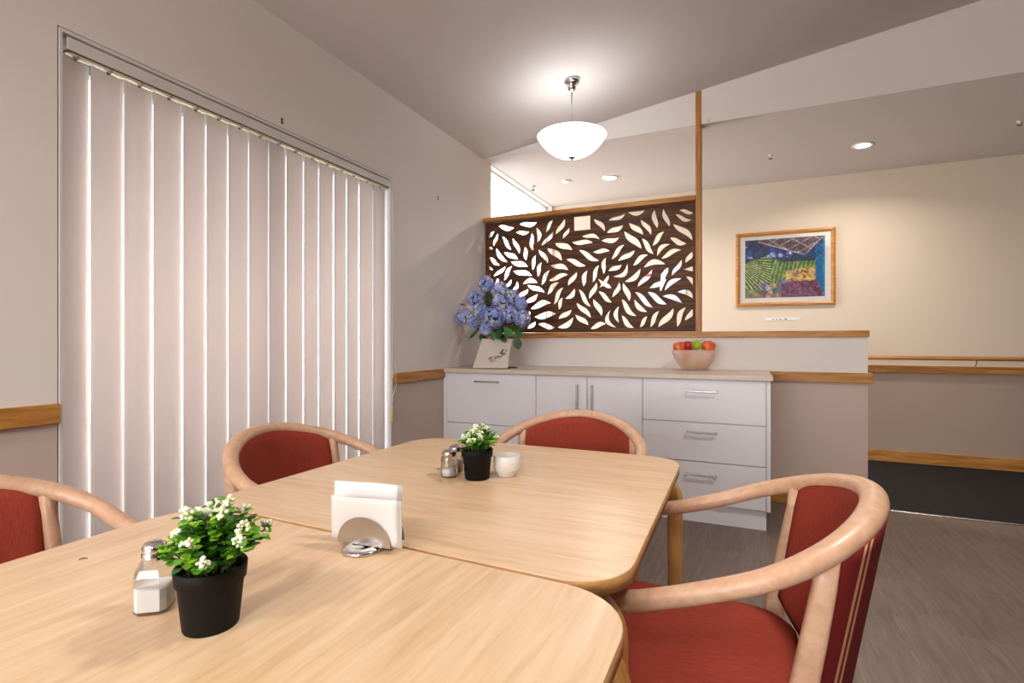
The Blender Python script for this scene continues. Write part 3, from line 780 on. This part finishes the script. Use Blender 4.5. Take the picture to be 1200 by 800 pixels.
dup(ch, (.758, .449, 0), rad(5.7), 'rust-backed beech armchair cut off by the left edge of the picture', G_)

# ================================================================== POTTED FLOWERS
def leaf_blade(b, base, direc, up, L_, W_, cup=.15):
    d = direc.normalized(); s_ = d.cross(up); 
    if s_.length < 1e-3: s_ = d.cross(Vector((1, 0, 0)))
    s_.normalize(); n_ = s_.cross(d).normalized()
    prof = [(0, .12), (.25, .6), (.55, 1.), (.82, .8), (1., .15)]
    L0, M0, R0 = [], [], []
    for t, w_ in prof:
        c_ = base + d*L_*t - n_*(L_*.22*t*t)
        L0.append(b.v(c_ - s_*W_*w_ + n_*cup*W_*w_)); M0.append(b.v(c_)); R0.append(b.v(c_ + s_*W_*w_ + n_*cup*W_*w_))
    for i in range(4):
        b.face([L0[i], M0[i], M0[i+1], L0[i+1]], True); b.face([M0[i], R0[i], R0[i+1], M0[i+1]], True)
def potted(label, loc, flat, hgt, seed, nst, spread):
    rr = random.Random(seed)
    t = thing('potted_plant', label, 'plant', loc, 0)
    b = MB(); ro, ri = .0445, .033
    b.lathe([(0, 0), (ri, 0), (ri+.001, .002), (ro-.0045, .060), (ro-.0015, .062), (ro, .080), (ro-.001, .082), (ro-.004, .081), (ro-.006, .06), (ri-.002, .004), (0, .004)], 40)
    b.build('pot', M['black_pot'], t)
    b = MB(); b.lathe([(.040, .066), (.03, .070), (0, .073)], 24); b.build('moss', M['soil'], t)
    fo = MB(); stb = MB(); tips = []
    for k in range(nst):
        az = rr.uniform(0, 2*PI); el = rr.random()**.8
        outr = spread*el*rr.uniform(.85, 1.1); top = hgt*(1-flat*el*el)*rr.uniform(.62+.2*(flat < .5), 1.12); outr *= 1-.36*max(0, -cos(az-YAW))
        p0_ = Vector((cos(az)*.022*el, sin(az)*.022*el, .068)); p3 = Vector((cos(az)*outr, sin(az)*outr, .078+top))
        p1_ = p0_.lerp(p3, .5)+Vector((0, 0, .012)); path = []
        for q in range(7):
            s_ = q/6; path.append(p0_*(1-s_)**2 + p1_*2*s_*(1-s_) + p3*s_*s_)
        stb.sweep(path, .0009, n=5)
        for q in range(2, 7):
            for rep in range(5):
                P = path[q] + Vector((rr.uniform(-1, 1), rr.uniform(-1, 1), rr.uniform(-1, 1)))*.004
                a = rr.uniform(0, 2*PI); d = Vector((cos(a), sin(a), rr.uniform(-.1, .9)))
                if q < 4 and rep > 2: continue
                fo.mi = rr.choice((0, 0, 1, 1, 2) if q > 3 else (1, 2, 2)); leaf_blade(fo, P, d, Vector((0, 0, 1)), rr.uniform(.010, .015), rr.uniform(.0048, .0072))
        tips.append(path[-1])
    fo.build('foliage', [M['green1'], M['green2'], M['green3']], t); stb.build('stems', M['stem'], t)
    rr.shuffle(tips)
    for P in tips[:int(nst*.5)]:
        bb = MB(); nn = rr.randint(12, 19)
        for k in range(nn):
            d = Vector((rr.gauss(0, 1), rr.gauss(0, 1), rr.gauss(.3, 1))).normalized()*rr.uniform(.003, .0085)
            bb.mi = 1 if rr.random() < .28 else 0; bb.ball(P+Vector((0, 0, .004))+d, rr.uniform(.0021, .0033), 1)
        bb.build('blossom_cluster', [M['bloom'], M['bloom2']], t)
    return t
potted('white-flowering plant in a black pot on the near table', (1.461, .469, .74), .58, .082, 11, 66, .074)
potted('white-flowering plant in a black pot on the far table', (1.432, 1.277, .74), .38, .056, 23, 58, .072)

# ================================================================== SHAKERS
def shaker(label, loc, rz, square, fill, mfill, H=.116):
    t = thing('glass_shaker', label, 'shaker', loc, rz)
    if square:
        def oct_(r, c): return [(r, -r+c), (r, r-c), (r-c, r), (-r+c, r), (-r, r-c), (-r, -r+c), (-r+c, -r), (r-c, -r)]
        lev = [(.0225, .010, 0.0), (.0240, .008, .003), (.0240, .008, .062), (.0215, .0085, .074), (.0165, .0085, .086), (.0150, .0075, .091)]
        b = MB(); rings = [[b.v((x, y, z)) for x, y in oct_(r, c)] for r, c, z in lev]
        for A, B in zip(rings, rings[1:]):
            for k in range(8): b.face([A[k], A[(k+1) % 8], B[(k+1) % 8], B[k]])
        b.face(rings[0][::-1]); b.build('jar', M['jar'], t)
        b = MB(); r = .0229; b.prism(oct_(r, .007), .006, fill, .002); b.build('contents', mfill, t)
        zt, rl = .088, .0175
    else:
        b = MB(); b.lathe([(0, 0), (.022, 0), (.0235, .003), (.0235, .050), (.021, .058), (.018, .064)], 28); b.build('jar', M['jar'], t)
        b = MB(); b.lathe([(0, .004), (.0205, .004), (.0205, fill), (0, fill)], 24); b.build('contents', mfill, t)
        zt, rl = .060, .020
    b = MB()
    if square: b.lathe([(rl, zt-.002), (rl+.0008, zt), (rl+.0008, zt+.008), (rl-.0005, zt+.009), (rl+.0004, zt+.012), (rl, zt+.018), (rl*.85, zt+.024), (rl*.5, zt+.0275), (0, zt+.0285)], 28)
    else: b.lathe([(rl, zt-.002), (rl+.001, zt), (rl+.001, zt+.010), (rl-.002, zt+.013), (rl*.6, zt+.015), (0, zt+.0155)], 28)
    lid = b.build('lid', M['steel'] if square else M['chrome'], t)
    if square: t.scale = (.89, .89, .84)
    b = MB()
    for k in range(7):
        a = k*PI/3; r_ = 0 if k == 6 else rl*.42
        zz = zt+(.0278 if square else .0152) + (.0004 if k == 6 else -.0006)
        b.lathe([(0, .0004), (.0011, .0004), (.0011, -.001), (0, -.001)], 8, c=(r_*cos(a), r_*sin(a), zz))
    b.build('hole', M['hole_shade'], lid)  # solid dark discs stand for the shade inside the lid holes
    return t
shaker('square glass salt shaker beside the plant pot on the near table', tuple(on_z(181.5, 713, .74)), rad(36), True, .044, M['salt'])
shaker('glass pepper shaker tucked behind the near table plant pot', (1.372, .524, .74), rad(30), True, .030, M['pepper'])
shaker('round glass salt shaker left of the far table plant', (1.351, 1.262, .74), 0, False, .021, M['salt'])
shaker('round glass pepper shaker half hidden behind the far plant pot', (1.336, 1.325, .74), 0, False, .030, M['pepper'])

# cup
b = MB(); b.lathe([(0, .004), (.020, .002), (.022, 0), (.0260, .0), (.0270, .008), (.0355, .017), (.0380, .024), (.0388, .058), (.0375, .060), (.036, .058), (.034, .028), (.026, .016), (0, .013)], 44)
b.build('small_bowl', M['ceramic'], loc=(1.497, 1.335, .74))
tag(bpy.data.objects['small_bowl'], 'small white ceramic bowl on the far table right of plant', 'bowl')

# napkin holder
NX, NY = 1.478, .776
nh_ = thing('napkin_holder', 'chrome half-moon napkin holder standing over the table joint', 'napkin holder', (NX, NY, .74), rad(5))
b = MB(); b.lathe([(0, 0), (.034, 0), (.036, .003), (.034, .006), (.022, .010), (.018, .008), (0, .009)], 36, c=(-.003, -.026, 0)); b.build('base', M['steel'], nh_)
def half_moon(y, z0, r, th, lean):
    b = MB(); pts = [(-r, 0)]+[(-r*cos(PI*k/24), r*.88*sin(PI*k/24)) for k in range(1, 24)]+[(r, 0)]
    f0 = [b.v((x, y+z*lean, z0+z)) for x, z in pts]; f1 = [b.v((x, y+th+z*lean, z0+z)) for x, z in pts]
    b.face(f0); b.face(f1[::-1]); n = len(pts)
    for k in range(n): b.face([f0[k], f1[k], f1[(k+1) % n], f0[(k+1) % n]])
    return b
half_moon(-.026, .011, .056, .0015, -.06).build('front_plate', M['chrome'], nh_)
half_moon(.022, .011, .056, .0015, .06).build('rear_plate', M['chrome'], nh_)
b = MB(); b.box(-.056, .056, -.026, .0235, .0095, .0110); b.build('cradle', M['chrome'], nh_)
def napkin(label, dy, z0, w_, h_, th, lean, dx, curl):
    b = MB(); nu, nv = 14, 8
    for lay in range(3):
        y_ = dy + lay*th*1.15; fr, bk_ = [], []
        for j in range(nv+1):
            r1, r2 = [], []
            for i in range(nu+1):
                u, v = i/nu*2-1, j/nv
                bow = curl*(u*u)*(.3+.7*v) + .0012*sin(5*u+lay)*v
                x = dx+u*w_/2 + .002*lay; z = z0+v*h_ - .0015*lay + .002*u*v
                y = y_ + lean*v*h_ + bow
                r1.append(b.v((x, y, z))); r2.append(b.v((x, y+th, z)))
            fr.append(r1); bk_.append(r2)
        for j in range(nv):
            for i in range(nu):
                b.face([fr[j][i], fr[j][i+1], fr[j+1][i+1], fr[j+1][i]], True); b.face([bk_[j][i+1], bk_[j][i], bk_[j+1][i], bk_[j+1][i+1]], True)
        for i in range(nu):
            for j in (0, nv): b.face([fr[j][i], bk_[j][i], bk_[j][i+1], fr[j][i+1]])
        for j in range(nv):
            for i in (0, nu): b.face([fr[j][i], fr[j+1][i], bk_[j+1][i], bk_[j][i]])
    o = b.build('paper_napkin', M['paper'], loc=(NX, NY, .74)); o.rotation_euler = (0, 0, rad(5))
    tag(o, label, 'napkin', 'paper napkins in the chrome holder')
napkin('white paper napkin fold at the front of the chrome holder', -.0225, .0125, .143, .082, .0022, -.06, -.002, .004)
napkin('white paper napkin fold standing at the back of the holder', .0110, .0125, .143, .098, .0022, .05, -.022, -.004)

# crumb on the near table
p = on_z(97, 655.5, .74); b = MB(); b.sweep([(-.006, 0, .0012), (-.002, .001, .0020), (.002, .0012, .0022), (.007, 0, .0012)], [.0006, .0012, .0012, .0005], n=6)
o = b.build('crumb', M['twig'], loc=p); o.rotation_euler = (0, 0, rad(50)); tag(o, 'tiny dark crumb on the near table towards the blind', 'crumb')

# ================================================================== HYDRANGEAS
HB = on_z(576, 431.2, .917)
b = MB(); b.lathe([(0, 0), (.12, 0), (.122, .002), (.12, .005), (0, .005)], 36)
tag(b.build('placemat', M['dark_tray'], loc=(HB.x+.055, HB.y+.06, .917)), 'dark round mat under the flower planter on worktop', 'mat')
hy = thing('flower_planter', 'blue hydrangeas in a whitewashed square planter on the worktop', 'plant', (HB.x, HB.y, .922))
b = MB()
def quad_ring(hw1, cx1, z, s_=.92): return [(cx1-hw1, -hw1*s_, z), (cx1+hw1, -hw1*s_, z), (cx1+hw1, hw1*s_, z), (cx1-hw1, hw1*s_, z)]
RT = yaw_rot = Matrix.Rotation(rad(24), 4, 'Z')
rg = [quad_ring(.128, -.006, 0), quad_ring(.130, -.004, .006), quad_ring(.119, .022, .12), quad_ring(.114, .048, .212), quad_ring(.117, .05, .220), quad_ring(.106, .05, .221), quad_ring(.104, .046, .17)]
R_ = [[b.v(RT @ Vector(p)) for p in r] for r in rg]
for A, B in zip(R_, R_[1:]):
    for k in range(4): b.face([A[k], A[(k+1) % 4], B[(k+1) % 4], B[k]])
b.face(R_[0][::-1]); b.face(R_[-1]); bmesh.ops.bevel(b.b, geom=[e for e in b.b.edges if abs((e.verts[0].co-e.verts[1].co).z) > .02], offset=.006, segments=2, affect='EDGES')
b.build('planter_pot', M['stone_pot'], hy)
# sketchy motif on the pot face
b = MB(); rr = random.Random(5)
def onface(u, v):       # u -1..1 across, v 0..1 up the front face
    hwd = .130+(.114-.130)*v; cxx = -.004+(.052)*v; return RT @ Vector((cxx+u*hwd, -hwd*.92-.0012, .006+.206*v))
for k in range(34):
    t = k/33; u = -.25+.95*t+rr.uniform(-.05, .05); v = .26+.30*t*t+rr.uniform(-.05, .07)
    a = rr.uniform(-.6, 1.0); P, Q = onface(u, v), onface(u+.12*cos(a), v+.12*sin(a)); b.sweep([P, (P+Q)/2, Q], .0018, n=5)
for k in range(5):
    u = .45+rr.uniform(-.05, .12); P, Q = onface(u-.1, .5), onface(u+.05, .66); b.sweep([P, (P+Q)/2, Q], .0014, n=5)
b.build('pot_motif', M['ink'], hy)
heads = [(335,85,62,.04),(440,140,68,.03),(258,205,72,.02),(440,225,62,-.06),(525,195,66,.04),(600,235,50,.06),(285,295,58,-.06),(165,345,66,.03),(390,345,82,-.12),(510,320,66,-.04),(610,350,66,.0),(330,435,46,-.11),(235,375,50,-.03)]
HR = random.Random(9); stb = MB(); HC = []
for i, (hx, hy_, r_, dz) in enumerate(heads):
    P = on_y(520+hx/6.667, 320+hy_/6.667, HB.y+dz); dep = (P.x-CX)*FV[0]+P.y*FV[1]; Rr = r_/6.667*dep/FOC
    if P.x < Rr+.02: 
        P.x = Rr+.02
    HC.append((P, Rr)); loc = P-Vector((HB.x, HB.y, .922))
    b = MB(); nfl = 150
    for k in range(nfl):
        z = 1-2*(k+.5)/nfl; a = k*2.39996; r2 = math.sqrt(1-z*z); n_ = Vector((r2*cos(a), r2*sin(a), z))
        n_ = (n_+Vector((HR.uniform(-.35, .35), HR.uniform(-.35, .35), HR.uniform(-.35, .35)))).normalized()
        c_ = loc+n_*Rr*HR.uniform(.72, 1.08); s_ = n_.orthogonal().normalized(); q = n_.cross(s_); ph = HR.uniform(0, PI/2)
        x = HR.random(); b.mi = 0 if x < .34 else 1 if x < .56 else 2 if x < .84 else 3
        fs = HR.uniform(.012, .018)
        ctr = b.v(c_)
        for m_ in range(4):
            a0 = ph+m_*PI/2
            e0 = s_*cos(a0-.55)+q*sin(a0-.55); e1 = s_*cos(a0)+q*sin(a0); e2 = s_*cos(a0+.55)+q*sin(a0+.55)
            b.face([ctr, b.v(c_+e0*fs*.8+n_*.002), b.v(c_+e1*fs*1.1+n_*.005), b.v(c_+e2*fs*.8+n_*.002)], False)
        if x > .5: b.mi = 3; b.ball(c_+n_*.002, .0024, 1)
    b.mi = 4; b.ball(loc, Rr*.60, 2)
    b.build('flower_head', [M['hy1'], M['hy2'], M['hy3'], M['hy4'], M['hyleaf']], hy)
    top = RT @ Vector((.045, 0, .18)); mid = top.lerp(loc, .5)+Vector((0, 0, .03))
    stb.sweep([top, mid, loc], .004, n=6)
stb.build('stems', M['stem'], hy)
b = MB()
lf = [(150,245,-.8,.5,.05,.03),(575,460,.7,-.2,.10,-.05),(575,540,.15,-1,.10,-.06),(500,450,.4,-.3,.10,-.10),(430,470,-.1,-.5,.09,-.12),(250,460,-.6,-.6,.08,-.05),(350,250,-.1,.5,.09,.0),(380,480,.2,-.5,.08,-.1),(300,480,-.3,-.5,.08,-.08),(340,180,.1,.3,.09,.02),(470,430,.5,.1,.09,-.03),(590,430,.9,.1,.08,.02),(230,480,-.5,-.4,.07,0),(545,430,.5,-.1,.10,0), (280,430,-.6,-.3,.08,.02),(460,500,.3,-.3,.08,-.08),(360,300,0,.4,.1,0)]
for i, (hx, hy_, dx, dz, L_, dy) in enumerate(lf):
    P = on_y(520+hx/6.667, 320+hy_/6.667, HB.y+dy)-Vector((HB.x, HB.y, .922)); d = Vector((dx*.91, dx*.41-.25, dz)); d.normalize()
    b.mi = i % 2; P = P-d*L_*.5
    if P.x+HB.x < .05: P.x = .05-HB.x
    leaf_blade(b, P, d, Vector((0, -.5, 1)), L_, L_*.33, .2)
for i in range(26):
    a = HR.uniform(0, 2*PI); P = RT @ Vector((.045+.07*cos(a), .07*sin(a), HR.uniform(.2, .27))); d = Vector((cos(a+.4), sin(a+.4), HR.uniform(-.3, .7))); b.mi = i % 2
    L_ = HR.uniform(.06, .09)
    if (P+d*L_).x+HB.x < .02: d.x = abs(d.x)
    leaf_blade(b, P, d, Vector((0, 0, 1)), L_, L_*.3, .2)
b.build('foliage', [M['hyleaf'], M['green3']], hy)

# ================================================================== FRUIT BOWL
FB = on_z(813, 433.5, .917)
FB = Vector((FB.x, FB.y, .917))
b = MB(); b.lathe([(0, 0), (.072, 0), (.078, .003), (.100, .030), (.125, .070), (.143, .110), (.152, .142), (.149, .143), (.139, .112), (.120, .072), (.095, .034), (.07, .008), (0, .007)], 56)
tag(b.build('fruit_bowl', M['bowl'], loc=FB), 'frosted pink glass bowl of fruit standing on the worktop', 'bowl')
def fruit(name, label, m_, px, py, dy, r, sc=(1, 1, .92), dimple=True, stem=None, low=None):
    if low: P = FB+Vector(low)
    else: P = on_y(px, py, FB.y+dy)
    t = thing(name, label, name.replace('_', ' ') if name in ('pear', 'orange', 'peach') else 'apple' if 'apple' in name else 'fruit', P, 0, None)
    b = MB(); prof = []
    for k in range(17):
        a = -PI/2+PI*k/16; rr_ = r*cos(a)*sc[0]; z = r*sin(a)*sc[2]
        if dimple: z -= r*.22*math.exp(-(rr_/(r*.28))**2)*(1 if a > 0 else -1)
        rr_ *= (1+.06*sin(a)); prof.append((max(rr_, 0) if 0 < k < 16 else 0, z))
    b.lathe(prof, 24); b.build('flesh', m_, t)
    if stem: b = MB(); b.sweep([(0, 0, r*.62), (.002, 0, r*.9), (.012, 0, r*1.25), (.02, 0, r*1.4)], [.0018, .0018, .002, .003], n=6); b.build('stalk', M['twig'], t)
    else: b = MB(); b.lathe([(0, .0), (.004, .001), (.0035, -.002), (0, -.002)], 8, c=(0, 0, r*sc[2]*(.80 if dimple else .99))); b.build('stalk_end', M['twig'], t)
    return t
f1 = fruit('peach', 'orange-red peach at the left of the fruit bowl', M['skin_peach'], 796, 406.5, -.02, .045)
f2 = fruit('red_apple', 'small dark red apple between the peach and green apple', M['skin_red'], 806.5, 405, .02, .040)
f3 = fruit('green_apple', 'yellow-green apple with a curved stalk on top of the fruit', M['skin_green'], 816.5, 404.3, -.05, .039, stem=True)
f3.rotation_euler = (rad(-10), rad(28), 0)
f4 = fruit('peach', 'orange-red peach at the right of the fruit bowl', M['skin_peach'], 830, 405.6, .0, .048)
f5 = fruit('red_apple', 'red apple at the front rim under the green apple', M['skin_red'], 0, 0, 0, .036, low=(-.028, -.085, .122))
f6 = fruit('lemon', 'yellow fruit showing blurred through the bowl front', M['skin_yellow'], 0, 0, 0, .036, dimple=False, low=(-.012, -.047, .052))
f7 = fruit('orange', 'orange low in the bowl at its right side', M['skin_orange'], 0, 0, 0, .037, dimple=False, low=(.058, .022, .052))
f8 = fruit('orange', 'orange low in the bowl at its left side', M['skin_orange'], 0, 0, 0, .037, dimple=False, low=(-.055, .035, .055))

# ================================================================== LIGHT
wd = bpy.data.worlds.new('World'); S.world = wd; wd.use_nodes = True
bg = wd.node_tree.nodes['Background']; bg.inputs[0].default_value = (.88, .94, 1, 1); bg.inputs[1].default_value = 7.0
def light(kind, name, loc, power, col=(1, 1, 1), rot=(0, 0, 0), **kw):
    l = bpy.data.lights.new(name, kind); l.energy = power; l.color = col
    for k, v in kw.items(): setattr(l, k, v)
    o = bpy.data.objects.new(name, l); C.objects.link(o); o.location = loc; o.rotation_euler = rot; return o
light('POINT', 'pendant_bulb', (PX, PY, 2.45), 3.0, (1, .98, .96), shadow_soft_size=.05)
for x, y, e in ((.892, 5.033, 16), (2.976, 5.054, 10)):
    light('AREA', 'downlight_lamp', (x, y, ZC-.012), e, (1, .93, .84), shape='DISK', size=.09, spread=rad(150))
def portal(name, loc, rot, sx, sy):
    o = light('AREA', name, loc, 1, (1, 1, 1), rot, shape='RECTANGLE', size=sx, size_y=sy); o.data.cycles.is_portal = True
portal('door_daylight', (-.19, (DY0+DY1)/2, DZ/2), (0, rad(-90), 0), DZ, DY1-DY0)
portal('corridor_daylight', (-.19, 5.01, 1.40), (0, rad(-90), 0), 2.6, 1.6)
light('AREA', 'added_rear_fill', (1.3, YK+.02, 1.45), 88, (.95, .97, 1), (rad(90), 0, 0), shape='RECTANGLE', size=2.4, size_y=1.3)  # added fill lamp in front of the closed rear wall, no window there
for x, y, e in ((.8, -1.7, 27), (2.3, -1.9, 27), (3.0, 1.5, 26)):
    light('AREA', 'added_room_fill', (x, y, ceil(x)-.03), e, (1, .95, .90), shape='DISK', size=.3, spread=rad(150))  # added fill lamps out of view, without fittings, to brighten the room

# ================================================================== CAMERA
cam = bpy.data.cameras.new('Camera'); co = bpy.data.objects.new('Camera', cam); C.objects.link(co)
co.location = (CX, 0, EYE); co.rotation_euler = (rad(90.0), 0, YAW)
cam.sensor_width = 36; cam.lens = FOC/1200*36; cam.clip_start = .02
S.camera = co
S.view_settings.view_transform = 'Standard'; S.view_settings.look = 'None'; S.view_settings.exposure = 0.52; S.view_settings.gamma = 1
S.view_settings.use_curve_mapping = False
